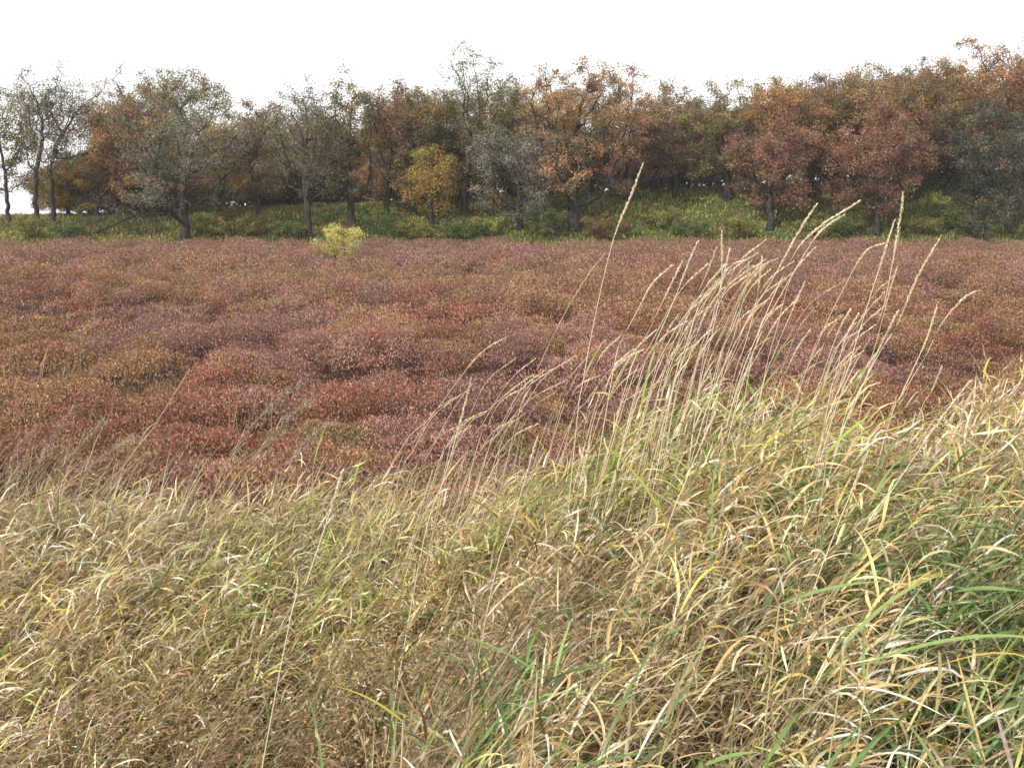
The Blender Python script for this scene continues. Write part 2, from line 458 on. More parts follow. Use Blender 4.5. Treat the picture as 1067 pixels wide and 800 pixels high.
# leaves on culms
per = 7
I = np.repeat(np.arange(n), per); m = len(I)
t = np.tile((np.arange(per) + .5) / per, n) * .74 + .30 + rng.uniform(-.05, .05, m)
t = np.clip(t, .1, .995)
f = t * S; k0 = np.minimum(f.astype(int), S - 1); fr = (f - k0)[:, None]
B = path[I, k0] * (1 - fr) + path[I, k0 + 1] * fr
lx, ly = x[I], y[I]
cl, lg = blade_colors(lx, ly, m); cl = np.clip(cl * tone[I], 0, .84)
wh = (rng.random(m) < .09) & ~lg; cl[wh] = jit(np.tile([.76, .71, .56], (wh.sum(), 1)), .06, .02)  # nearly white leaves: pale highlights painted into the colour
same = rng.random(m) < .55
cl[same] = jit(cc[I][same], .15, .04); lg = np.where(same, isg[I], lg)
bb = brownness(lx, ly)
length = rng.uniform(.09, .25, m) * (1 - .45 * bb) * np.where(lg, 1.15, 1)
width = rng.uniform(.004, .0125, m) * (1 - .5 * bb) * np.where(ly < 2.2, .85, 1) * np.where(lg, 1.1, 1.0)
az = np.where(rng.random(m) < .74, la[I] + rng.normal(0, .6, m), rng.uniform(0, 6.28, m))
lean = rng.uniform(.5, 1.4, m); curl = np.where(lg, rng.uniform(.2, 1.2, m), rng.normal(1.6, .85, m))
tipc = np.where((lg & (rng.random(m) < .6))[:, None], cl * np.array([1.0, .95, .9]), jit(np.clip(cl * np.array([1.12, 1.12, 1.2]), 0, .8), .06, .02))
near = ly < 3.6
for msk, S_, ac_ in ((near, 6, 2), (~near, 4, 1)):
    for grp, tgt in ((lg, accg), (~lg, acc)):
        w = msk & grp
        tgt.add(*ribbons(B[w], az[w], lean[w], curl[w], length[w], width[w] * (1 if ac_ == 2 else 1.05), cl[w], tipc[w], S_, ac_,
                         daz=rng.normal(0, .5, w.sum()), twist=rng.normal(0, 1.7, w.sum()), fold=.45, power=rng.uniform(.7, 4.0, w.sum())))
# thatch: old bent blades low down
x, y, ye = sample_bank(16000, .6, 1.4); kq = rng.random(len(x)) > .8 * blob(x, y, 1040, 1.5, .22, .35); x, y = x[kq], y[kq]; n = len(x); z = ground(x, y) + rng.random(n) ** 1.5 * .42
c = jit(pick([[.26, .18, .09], [.19, .125, .06], [.34, .26, .14], [.14, .095, .045]], [3, 3, 2, 2], n), .15)  # old-grass browns, darkened further to deepen shade pockets between clumps
acc.add(*ribbons(np.stack([x, y, z], 1), rng.normal(.2, 1.3, n), rng.uniform(.5, 1.5, n), rng.normal(.3, .5, n), rng.uniform(.18, .45, n),
                 rng.uniform(.004, .009, n), c, None, 4, 1, daz=rng.normal(0, .6, n), twist=rng.normal(0, 1, n)))
# fine brown dried leaflets in the weedy left part
x, y, ye = sample_bank(9000); n0 = len(x); k = rng.random(n0) < brownness(x, y) ** 2 * 1.2; x, y = x[k], y[k]; n = len(x)
z = ground(x, y)
I = np.repeat(np.arange(n), 26); m = len(I)
P = np.stack([x[I] + rng.normal(0, .05, m), y[I] + rng.normal(0, .05, m), z[I] + rng.uniform(.2, .86, m)], 1)
acc.add(*cards(P, rng.uniform(.009, .024, m), jit(pick([[.38, .26, .12], [.29, .185, .08], [.54, .43, .27], [.22, .135, .065]], [3, 3, 2, 2], m), .2), .35, up=.2))
tag(acc.build('dry_grass', M_BLADE), 'mass of straw-coloured dry grass leaning over the near bank', 'dry grass', kind='stuff')

# long green blades rooted low, thickest at the right edge
x, y, ye = sample_bank(11000, 1.3, .4); n0 = len(x); k = rng.random(n0) < greenness(x, y) * .62; x, y = x[k], y[k]; n = len(x)
c = jit(np.where((rng.random(n) < sstep(3.2, 4.4, y))[:, None], pick(LIME, [3, 2, 3, 2], n), pick(GREEN, [3, 2, 3, 2], n)), .15)
accg.add(*ribbons(np.stack([x, y, ground(x, y) + .05], 1), rng.normal(0, 1.3, n), rng.uniform(.12, .7, n), rng.uniform(.7, 1.9, n), rng.uniform(.45, .92, n),
                  rng.uniform(.006, .013, n), c, c * np.array([1.25, 1.15, 1.0]), 8, 2, daz=rng.normal(0, .3, n), twist=rng.normal(0, .8, n)))
tag(accg.build('green_grass', M_BLADE), 'green and lime grass blades growing through the dry grass', 'green grass', kind='stuff')

# ------------------------------------------------------------------ tall dry flowering stalks, each its own thing
def smooth_path(pts, n=16):
    pts = np.asarray(pts, float)
    # Catmull-Rom through the points
    p = np.concatenate([[2 * pts[0] - pts[1]], pts, [2 * pts[-1] - pts[-2]]])
    out = []
    seg = len(pts) - 1
    for s in np.linspace(0, seg - 1e-6, n):
        i = int(s); t = s - i
        a, b, c, d = p[i], p[i + 1], p[i + 2], p[i + 3]
        out.append(.5 * ((2 * b) + (-a + c) * t + (2 * a - 5 * b + 4 * c - d) * t * t + (-a + 3 * b - 3 * c + d) * t ** 3))
    return np.array(out)

G_STALK = 'tall dry flowering grass stalks'
def stalk(pix, Y, label, head=.2, fat=1.0, tone=0, name='grass_stalk', leaf=True, rad=.0021, loose=0.0):
    """pix: picture points from tip to base"""
    dY = rng.uniform(-.12, .12)
    P = [at(a, b, Y + dY * i / len(pix)) for i, (a, b) in enumerate(pix)][::-1]
    lo = P[0]; d = P[0] - P[1]; d[2] = min(d[2], -.05); d /= np.linalg.norm(d)
    d = d * .6 + np.array([0, 0, -1]) * .4
    g = lo.copy()
    for _ in range(60):
        if g[2] <= ground(g[0], g[1]): break
        g = g + d * .04
    base = g
    if np.linalg.norm(base - lo) > .12: P = [base, ] + P
    path = smooth_path(P, 22)
    root = empty(name, path[0]); tag(root, label, 'grass stalk', G_STALK)
    o = path[0]
    L = np.concatenate([[0], np.cumsum(np.linalg.norm(np.diff(path, axis=0), axis=1))]); T = L[-1]
    base_c = np.array([[.68, .60, .44], [.62, .52, .36], [.54, .42, .28], [.50, .39, .30]][tone])
    r = rad * (1.2 - .55 * L / T)
    a = Acc(); a.add(*tubes((path - o)[None], r[None], jit(base_c[None], .05), 5))
    # joints
    a.build('stem', M_STEM, root, True)
    # seed head: overlapping spikelets hugging the top of the stem
    h = Acc(); n = int(95 * head / .2)
    s = T - head * rng.random(n) ** .9
    q = np.stack([np.interp(s, L, path[:, i]) for i in range(3)], 1) - o
    dirv = np.stack([np.interp(np.minimum(s + .01, T), L, path[:, i]) - np.interp(np.minimum(s, T - .01), L, path[:, i]) for i in range(3)], 1)
    dirv /= np.linalg.norm(dirv, axis=1, keepdims=True) + 1e-9
    u = (s - (T - head)) / head
    env = fat * .0035 * np.sin(np.clip(u, 0, 1) * math.pi * .92 + .12) ** .7
    off = rng.normal(size=(n, 3)); off -= dirv * (off * dirv).sum(1, keepdims=True); off /= np.linalg.norm(off, axis=1, keepdims=True)
    P0 = q + off * (env * rng.random(n) ** .6)[:, None]
    D = dirv + off * rng.uniform(.15, .35 + loose, n)[:, None]; D /= np.linalg.norm(D, axis=1, keepdims=True)
    E = np.cross(D, off); ln = rng.uniform(.010, .018, n)[:, None]; wd = rng.uniform(.0022, .0036, n)[:, None]
    V = np.stack([P0, P0 + D * ln * .45 + E * wd, P0 + D * ln, P0 + D * ln * .45 - E * wd], 1).reshape(-1, 3)
    hc = jit(pick([base_c * 1.05, base_c * .85, base_c * np.array([.95, .85, .72])], [3, 2, 2], n), .1)
    h.add(V, np.arange(4 * n).reshape(n, 4), np.repeat(hc, 4, 0)); h.build('seed_head', M_STEM, root)
    if leaf:
        k = rng.integers(1, 3); ts = rng.uniform(.35, .68, k) * T
        q = np.stack([np.interp(ts, L, path[:, i]) for i in range(3)], 1) - o
        for j in range(k):
            lf = Acc(); cl = jit(pick([[.55, .47, .27], [.36, .40, .12], [.5, .34, .15]], [4, 2, 2], 1), .1)
            lf.add(*ribbons(q[j:j + 1], rng.normal(.2, .5, 1), rng.uniform(.35, .7, 1), rng.uniform(.3, 1.2, 1), rng.uniform(.12, .24, 1), .0075, cl, None, 6, 2, twist=.8))
            lf.build('leaf', M_BLADE, root)
    return root

named = [
 ([(669, 173), (657, 205), (639, 250), (620, 330), (607, 400), (601, 440)], 4.2, 'tallest pale stalk reaching past the shaded tree trunks, near the leaning oak', .30, 1.25, 0),
 ([(629, 266), (612, 288), (585, 333), (557, 392), (538, 440)], 4.6, 'slim reddish-tan stalk crossing the tallest stalk from its left', .22, .8, 2),
 ([(526, 352), (496, 373), (451, 432), (408, 486)], 4.8, 'bent tan stalk arching right at the left end of the stalk row', .24, 1.2, 1),
 ([(491, 394), (481, 435), (465, 483)], 4.6, 'short upright stalk with flat-topped head over the dark gap in the grass', .14, 1.2, 1),
 ([(557, 390), (540, 401), (507, 429), (473, 469)], 4.7, 'low arched stalk whose drooping head points right below the slim reddish-tan stalk', .18, 1.1, 1),
 ([(700, 277), (680, 295), (663, 326), (648, 355), (638, 392)], 4.3, 'stalk with hooked tip standing first to the right of the tallest stalk', .2, 1., 0),
 ([(727, 252), (718, 272), (702, 314), (684, 355), (662, 410)], 4.3, 'straight stalk topping out at the far meadow edge, left of the upright pale stalk', .2, 1., 0),
 ([(752, 241), (752, 293), (745, 334), (739, 361), (728, 410)], 4.2, 'upright pale stalk, tallest in the middle of the thick stalk clump', .26, 1., 0),
 ([(850, 214), (832, 242), (805, 291), (774, 343), (735, 430)], 4.0, 'long straight stalk with pale spike touching the green bank below the red tree', .28, 1.2, 0),
 ([(895, 210), (871, 225), (852, 238), (828, 264), (795, 335), (762, 425)], 4.0, 'long stalk arching far right with feathery head over the green bank', .30, 1.4, 0),
 ([(879, 224), (856, 240), (840, 262), (815, 305), (793, 347), (765, 430)], 4.05, 'stalk running just under the arching feathery one, with shorter head', .2, 1.2, 0),
 ([(941, 201), (939, 221), (929, 279), (916, 334), (881, 399), (855, 480), (830, 610)], 3.7, 'tall stalk with bright whitish head against the green bank under the red-brown tree', .26, 1.7, 0),
 ([(932, 230), (922, 262), (910, 299), (893, 353), (881, 392), (858, 450)], 3.8, 'companion stalk leaning beside the bright whitish-headed stalk', .2, 1., 0),
 ([(977, 252), (955, 291), (935, 338), (918, 365), (896, 407), (877, 452), (838, 590)], 3.6, 'rightmost tall slanting stalk, tan, ending at the far meadow edge', .26, 1.1, 1),
 ([(920, 254), (902, 262), (883, 293), (854, 353), (828, 425)], 4.1, 'faint stalk with nodding hooked tip left of the bright whitish-headed stalk', .18, .9, 1),
 ([(1019, 303), (1005, 310), (982, 336), (964, 372), (939, 413), (925, 445)], 4.2, 'stalk with head bent sharply right over the orange shrubs, near the grassy notch', .2, 1.3, 1),
 ([(976, 320), (964, 357), (941, 407), (925, 446)], 4.2, 'straight stalk just left of the sharply bent one at the grassy notch', .2, 1., 0),
 ([(981, 383), (970, 409), (955, 440)], 4.4, 'shortest stalk in the dark notch between the two grass humps', .12, 1., 0),
 ([(935, 325), (912, 372), (889, 425), (870, 470)], 3.9, 'mid-height pale stalk left of the grassy notch, with thick head', .16, 1.2, 0),
 ([(198, 384), (185, 405), (160, 445), (128, 492)], 7.0, 'lone reddish-brown stalk rising from the left grass into the shrubs', .16, 1.6, 2),
 ([(357, 490), (340, 545), (318, 610), (296, 676)], 2.4, 'pale stalk slanting across the brown weeds in the left grass', .14, .7, 0),
 ([(1010, 398), (985, 430), (950, 480), (910, 540), (870, 600)], 3.2, 'pale stalk slanting across the right grass hump', .14, .7, 0),
]
named += [
 ([(485, 420), (464, 495), (436, 590)], 3.0, 'thin pale stem crossing the middle of the near straw grass', .12, .6, 0),
 ([(560, 455), (535, 540), (512, 615)], 2.9, 'thin pale stem right of the one crossing the middle straw grass', .12, .6, 0),
 ([(905, 470), (868, 560), (838, 650)], 2.6, 'thin pale stem slanting below the bright lime blade', .12, .6, 0),
 ([(745, 430), (715, 500), (690, 570)], 3.0, 'thin pale stem hanging over the grass mound under the stalk clump', .12, .6, 0),
]
for p, Y, lab, hd, ft, tn in named:
    stalk(p, Y, lab, hd, ft, tn, rad=.0019 if Y < 5 else .003)
# the thick clump in the middle: nothing tells these apart
lab_mid = 'one of many similar pale stalks in the thick slanting clump before the meadow'
lab_low = 'one of several short tan stalks leaning right above the dip in the grass'
extra = [[(760, 260), (755, 283), (738, 350), (728, 405)], [(747, 258), (731, 297), (708, 343), (688, 402)], [(775, 271), (760, 279), (735, 314), (712, 353), (690, 410)],
         [(809, 270), (793, 279), (768, 314), (730, 402)], [(794, 269), (788, 314), (776, 360), (762, 405)], [(711, 272), (694, 307), (677, 343), (652, 402)],
         [(935, 279), (929, 297), (915, 350), (900, 410)], [(780, 275), (777, 300), (765, 350), (750, 400)], [(838, 295), (825, 325), (808, 365), (790, 420)]]
for p in extra:
    stalk(p, rng.uniform(4.0, 4.5), lab_mid, rng.uniform(.12, .2), rng.uniform(.7, 1.1), int(rng.integers(0, 2)), rad=.0017)
for i in range(48):
    bx = rng.normal(720, 55) if i % 3 else rng.uniform(590, 890)
    bx = min(max(bx, 585), 905)
    by = np.interp(bx, SIL[:, 0], SIL[:, 1]) + rng.uniform(-5, 45)
    hgt = rng.uniform(70, 145) * (1 if bx > 640 else .75); sl = rng.uniform(.28, .62)
    bend = rng.uniform(0, 16)
    p = [(bx + sl * hgt + bend, by - hgt), (bx + sl * hgt * .72, by - hgt * .80), (bx + sl * hgt * .35, by - hgt * .42), (bx, by)]
    stalk(p, rng.uniform(3.9, 4.7), lab_mid, rng.uniform(.10, .2), rng.uniform(.6, 1.1), int(rng.choice([0, 0, 1, 1, 2])), rad=.0016, leaf=i % 3 == 0)
for i in range(22):
    bx = rng.uniform(410, 600); by = np.interp(bx, SIL[:, 0], SIL[:, 1]) + rng.uniform(-5, 25)
    hgt = rng.uniform(45, 110); sl = rng.uniform(.5, .95)
    p = [(bx + sl * hgt + rng.uniform(0, 14), by - hgt), (bx + sl * hgt * .7, by - hgt * .78), (bx + sl * hgt * .33, by - hgt * .4), (bx, by)]
    stalk(p, rng.uniform(4.6, 5.2), lab_low, rng.uniform(.08, .16), rng.uniform(.6, 1.0), int(rng.choice([0, 1, 2, 3])), rad=.0018, leaf=False)
lab_r = 'one of a few thin stalks poking from the grass left of the notch'
for i in range(9):
    bx = rng.uniform(800, 900); by = np.interp(bx, SIL[:, 0], SIL[:, 1]) + rng.uniform(0, 30)
    hgt = rng.uniform(60, 120); sl = rng.uniform(.25, .5)
    p = [(bx + sl * hgt + rng.uniform(0, 8), by - hgt), (bx + sl * hgt * .7, by - hgt * .78), (bx + sl * hgt * .33, by - hgt * .4), (bx, by)]
    stalk(p, rng.uniform(3.8, 4.4), lab_r, rng.uniform(.1, .16), 1.0, int(rng.choice([0, 1, 2])), rad=.0017, leaf=False)

# feathery plume grasses on the left edge of the bank
def plume(pix, Y, label, spread):
    P = [at(a, b, Y) for a, b in pix][::-1]
    g = P[0].copy(); g[2] = ground(g[0], g[1]); P = [g] + P
    path = smooth_path(P, 18); o = path[0]
    root = empty('plume_grass', o); tag(root, label, 'plume grass', 'feathery plume grasses at the bog edge')
    L = np.concatenate([[0], np.cumsum(np.linalg.norm(np.diff(path, axis=0), axis=1))]); T = L[-1]
    a = Acc(); a.add(*tubes((path - o)[None], (.0028 * (1.1 - .7 * L / T))[None], np.array([[.40, .30, .19]]), 5)); a.build('stem', M_STEM, root, True)
    n = 46; s = T * (1 - spread * rng.random(n)); q = np.stack([np.interp(s, L, path[:, i]) for i in range(3)], 1) - o
    c = jit(pick([[.28, .23, .145], [.34, .28, .18], [.23, .19, .11]], [2, 2, 1], n))
    h = Acc(); ln = rng.uniform(.07, .22, n) * (.4 + .6 * (T - s) / (T * spread))
    azs = rng.normal(0.1, .8, n); le = rng.uniform(.5, 1.2, n); cu = rng.uniform(.2, 1.0, n)
    V, Q, C, A = ribbons(q, azs, le, cu, ln, .006, c, None, 4, 1, daz=rng.normal(0, .4, n)); h.add(V, Q, C, A)
    tips = V.reshape(n, 5, 2, 3).mean(2)
    pts = tips[:, 1:].reshape(-1, 3); pts = np.repeat(pts, 3, 0) + rng.normal(0, .012, (len(pts) * 3, 3))
    h.add(*cards(pts, rng.uniform(.008, .02, len(pts)), jit(np.tile([.34, .28, .19], (len(pts), 1)), .15), .3))
    h.build('seed_head', M_STEM, root)
for p, Y, lab, sp in [
    ([(75, 425), (55, 455), (38, 500)], 7.0, 'olive plume standing highest at the left frame edge', .4),
    ([(112, 438), (88, 458), (60, 505)], 6.6, 'pale plume arching right beside the olive one', .42),
    ([(140, 462), (108, 474), (78, 515)], 6.4, 'lowest drooping plume in the left cluster', .45),
    ([(312, 405), (280, 425), (235, 490)], 6.6, 'broad grey plume arching over mauve shrubs, left of middle', .5),
    ([(330, 418), (296, 440), (255, 500)], 6.4, 'second grey plume hanging just under the broad one', .45),
    ([(30, 450), (16, 470), (5, 505)], 6.6, 'small plume cut by the left frame edge', .45),
    ([(345, 440), (318, 462), (290, 505)], 6.2, 'thin plume rightmost of the grey ones', .35)]:
    plume(p, Y, lab, sp)

# single broad green blades that stand out
def blade(px, py, Y, az, lean, curl, ln, wd, c, label, twist=.4):
    p = at(px, py, Y); v = Acc(); c = np.array([c], float)
    v.add(*ribbons(np.zeros((1, 3)), az, lean, curl, ln, wd, c, c * np.array([1.25, 1.1, .9]), 10, 2, twist=twist, fold=.35))
    g = np.array([p[0] - .03, p[1] + .02, ground(p[0] - .03, p[1] + .02)])
    root = empty('grass_shoot', g); lf = v.build('leaf', M_BLADE, root, True); lf.location = p - g
    s = Acc(); s.add(*tubes((smooth_path([g, (g + p) / 2 + np.array([-.01, 0, 0]), p], 8) - g)[None], np.full((1, 8), .0016), np.array([[.5, .42, .22]]), 5))
    s.build('stem', M_STEM, root, True)
    tag(root, label, 'grass shoot', 'broad green grass shoots')
blade(862, 472, 3.2, .1, .75, .25, .19, .017, (.26, .46, .06), 'bright lime blade pointing up right above the stalks\' feet', .2)
blade(668, 428, 4.3, .3, .18, .1, .30, .022, (.27, .40, .08), 'upright green blade amid pale stalks in the thick clump', .2)
blade(326, 490, 5.0, .3, .25, .2, .26, .020, (.30, .44, .08), 'upright yellow-green blade left of the dip in the grass', .2)
blade(368, 510, 4.6, .3, .22, .2, .17, .020, (.25, .45, .07), 'short vivid green blade right of the yellow-green upright one', .2)
blade(225, 535, 4.6, .2, .5, .2, .28, .018, (.33, .44, .10), 'slanting lime blade in the far left grass', .2)
blade(880, 672, 1.75, .25, .8, .75, .26, .010, (.24, .33, .11), 'long green blade arching right in the lower right grass')
blade(812, 630, 1.9, .0, 1.2, .4, .22, .011, (.20, .34, .10), 'flat pale green blade lying level above dry leaves, lower right')
blade(560, 700, 1.5, 2.9, 1.1, .55, .20, .010, (.18, .32, .06), 'dark green blade pointing left in the lower middle')
blade(905, 690, 1.6, -.05, 1.2, .7, .34, .010, (.23, .36, .10), 'vivid green blade running off the right frame edge')
blade(420, 752, 1.35, 3.0, .95, .6, .13, .009, (.46, .42, .05), 'yellow-green blade pointing left near the bottom')

# ------------------------------------------------------------------ oaks
def grow(base, H, crown_c, crown_r, trunk_h, lean, n_att, seed, step=.5, lumps=7, core=.64):
    r = np.random.default_rng(seed)
    # lumpy crown envelope
    L = []
    for i in range(lumps + 2):
        v = r.normal(size=3); v /= np.linalg.norm(v); ang = i * 2.4 + r.uniform(-.4, .4); zz = r.uniform(-.2, .6); v = np.array([math.cos(ang) * math.sqrt(1 - zz * zz), math.sin(ang) * math.sqrt(1 - zz * zz), zz])
        L.append((crown_c + v * crown_r * .68, crown_r * r.uniform(.30, .46)))
    for i in range(3):
        a_ = i * 2.09 + r.uniform(0, 1.5); L.append((crown_c + np.array([math.cos(a_) * .55, math.sin(a_) * .55, -.52]) * crown_r, crown_r * r.uniform(.36, .5)))
    L.append((crown_c + np.array([0, 0, .42]) * crown_r, crown_r * np.array([.66, .66, .50])))
    L.append((crown_c, crown_r * core))
    at_ = []
    while len(at_) < n_att:
        c, rr = L[r.integers(len(L))]
        v = r.normal(size=3); v /= np.linalg.norm(v); v *= r.random() ** .45
        q = c + v * rr
        if q[2] > trunk_h * .75: at_.append(q)
    at_ = np.array(at_)
    nodes = [np.zeros(3)]; par = [-1]
    k = max(3, int(trunk_h / step))
    wob = r.normal(0, .10, (k, 2))
    for i in range(1, k + 1):
        t = i / k
        nodes.append(np.array([lean[0] * t ** 1.3 + wob[i - 1, 0] * .6, lean[1] * t + wob[i - 1, 1] * .6, trunk_h * t])); par.append(i - 1)
    nodes = np.array(nodes); par = list(par)
    d = np.linalg.norm(at_[:, None] - nodes[None], axis=2); near = d.argmin(1); dist = d.min(1)
    alive = np.ones(len(at_), bool)
    for it in range(110):
        if not alive.any(): break
        idx = near[alive]; dv = at_[alive] - nodes[idx]; dv /= np.linalg.norm(dv, axis=1, keepdims=True) + 1e-9
        u, inv = np.unique(idx, return_inverse=True)
        s = np.zeros((len(u), 3)); np.add.at(s, inv, dv)
        s /= np.linalg.norm(s, axis=1, keepdims=True) + 1e-9
        s += r.normal(0, .22, s.shape)
        s /= np.linalg.norm(s, axis=1, keepdims=True) + 1e-9
        new = nodes[u] + s * step
        # drop near-duplicates
        n0 = len(nodes)
        nodes = np.concatenate([nodes, new]); par += list(u)
        dn = np.linalg.norm(at_[:, None] - new[None], axis=2)
        b = dn.argmin(1); bd = dn.min(1); better = bd < dist
        near[better] = b[better] + n0; dist[better] = bd[better]
        alive &= dist > step * 1.15
        if len(nodes) > 2600: break
    par = np.array(par)
    # pipe radii
    rad = np.zeros(len(nodes)); 
    for i in range(len(nodes) - 1, 0, -1):
        if rad[i] == 0: rad[i] = .016 ** 2.2
        rad[par[i]] += rad[i]
    rad = rad ** (1 / 2.2)
    return nodes, par, rad

def tree_parts(nodes, par, rad, trunk_r, ntr=99):
    rad = rad * 1.0
    rad[0] = max(rad[0], rad[1])
    f = trunk_r / rad[1]
    # thick wood scaled to the trunk, twigs kept
    sc = 1 + (f - 1) * np.clip(rad / rad[1], 0, 1) ** .5
    rr = np.maximum(rad * sc, .014)
    k0 = 1
    while k0 < len(nodes) and par[k0] == k0 - 1 and k0 < ntr: k0 += 1
    tp = smooth_path(nodes[:k0], 14)
    tr_ = np.interp(np.linspace(0, 1, 14), [0, .08, .25, 1], [trunk_r * 1.45, trunk_r * 1.12, trunk_r, max(rr[k0 - 1], trunk_r * .72)])
    rr[:k0] = np.linspace(trunk_r, max(rr[k0 - 1], trunk_r * .72), k0)
    c = np.arange(k0, len(nodes)); p = par[k0:]
    A, B = nodes[p], nodes[c]; ra = np.minimum(rr[p], rr[c] * 1.35); rb = rr[c]
    path = np.stack([A - (B - A) * .08, B + (B - A) * .10], 1); R2 = np.stack([ra, rb], 1)
    thick = rb > .07
    out = Acc(); out.add(*tubes(tp[None], tr_[None], np.array([[.07, .06, .05]]), 9))
    for m, s in ((thick, 7), (~thick, 3)):
        if m.any(): out.add(*tubes(path[m], R2[m], np.tile([.07, .06, .05], (m.sum(), 1)), s))
    return out, rr

def leaves_for(nodes, rad_s, pal, w, per, size, spread, seed, bare=0.0, top=None):
    tw = np.where(rad_s < .085)[0]
    if bare: tw = tw[rng.random(len(tw)) > bare]
    tw = tw[rng.random(len(tw)) < .55]
    P0 = nodes[tw]
    cl = pick(pal, w, len(tw))
    # neighbouring clumps share a hue
    cn = fbm(P0[:, 0] * .35 + seed, P0[:, 2] * .35 + P0[:, 1] * .3, seed % 97)
    order = np.argsort(np.argsort(cn)) / max(1, len(cn))
    idx = np.minimum((order * len(pal)).astype(int), len(pal) - 1)
    cl = np.where((rng.random(len(tw)) < .5)[:, None], np.asarray(pal)[idx], cl)
    cl = np.clip(cl * 1.5 * (1 + rng.normal(0, .13, (len(tw), 1))) * (1 + rng.normal(0, .07, (len(tw), 3))), .01, .7)
    oth = rng.random(len(tw)) < .12; cl[oth] = pick([[.26, .20, .09], [.20, .19, .10], [.34, .19, .08]], [1, 1, 1], oth.sum())
    I = np.repeat(np.arange(len(tw)), int(per * 2.5))
    v = rng.normal(size=(len(I), 3)); v *= spread * .86 * rng.uniform(.6, 1.15, len(tw))[I][:, None] * np.array([1, 1, .75])
    P = P0[I] + v
    C = jit(cl[I], .22, .06)
    a = Acc(); a.add(*cards(P, size * .76 * rng.uniform(.65, 1.4, len(I)), C, .66)); return a

OLIVE = [[.165, .145, .065], [.13, .12, .055], [.195, .16, .07], [.14, .105, .055]]
GREYG = [[.165, .155, .105], [.13, .13, .085], [.20, .185, .13], [.135, .12, .08]]
SILVER = [[.22, .20, .165], [.17, .155, .12], [.27, .25, .21], [.13, .115, .085]]
TAN = [[.30, .19, .10], [.26, .16, .085], [.34, .23, .13], [.20, .135, .072]]
ORANGE = [[.29, .165, .075], [.25, .14, .068], [.27, .18, .08], [.19, .115, .055]]
RUST = [[.225, .122, .08], [.185, .10, .066], [.25, .148, .095], [.145, .085, .058]]
BROWNT = [[.18, .12, .07], [.15, .10, .058], [.22, .15, .08], [.15, .12, .06]]
YEL = [[.38, .27, .06], [.32, .22, .055], [.25, .21, .06], [.36, .21, .06]]
EVER = [[.075, .08, .055], [.055, .062, .045], [.11, .11, .075], [.085, .075, .055]]

TREE_MESHES = []
def oak(px, py, x0, x1, top, bot, pal, label, trunk_px=8, lean_px=0, w=(3, 3, 2, 2), per=30, size=.21, spread=.42, bare=0.0, natt=520, name='oak_tree', fork=.45, group='oaks along the bog edge', zoff=0, depth=None, cat='tree', lumps=7, core=.64):
    b = hit(px, py) if depth is None else None
    if b is None:
        d = ray(px, py); b = CAM + d * (depth / d[1]); b[2] = ground(b[0], b[1])
    m = b[1] / F / math.cos(TILT) * 1.0
    zt = (at(px, top, b[1])[2] - b[2]) * 1.05; zb = at(px, bot, b[1])[2] - b[2]
    xl = at(x0, top, b[1])[0] - b[0]; xr = at(x1, top, b[1])[0] - b[0]
    zb = max(zb - .7, .5)
    cc = np.array([(xl + xr) / 2, 0, (zt + zb) / 2]); cr = np.array([(xr - xl) / 2 * 1.16, min((xr - xl) / 2 * 1.1, 5.0), (zt - zb) / 2 * 1.04])
    th = max(zb + (zt - zb) * (fork - .50), 1.5)
    lean = np.array([lean_px * m, 0.])
    seed = int(px * 7 + py)
    nodes, par, rad = grow(b, zt, cc, cr, th, lean, natt, seed, step=max(.42, zt / 30), lumps=lumps, core=core)
    root = empty(name, b); tag(root, label, cat, group)
    tr, rr = tree_parts(nodes, par, rad, trunk_px * m * .40)
    t = tr.build('trunk', M_BARK, root)
    c = leaves_for(nodes, rr, pal, w, per, size, spread, seed, bare).build('crown', M_TREE, root)
    TREE_MESHES.append((t.data, c.data, zt, label))
    return root

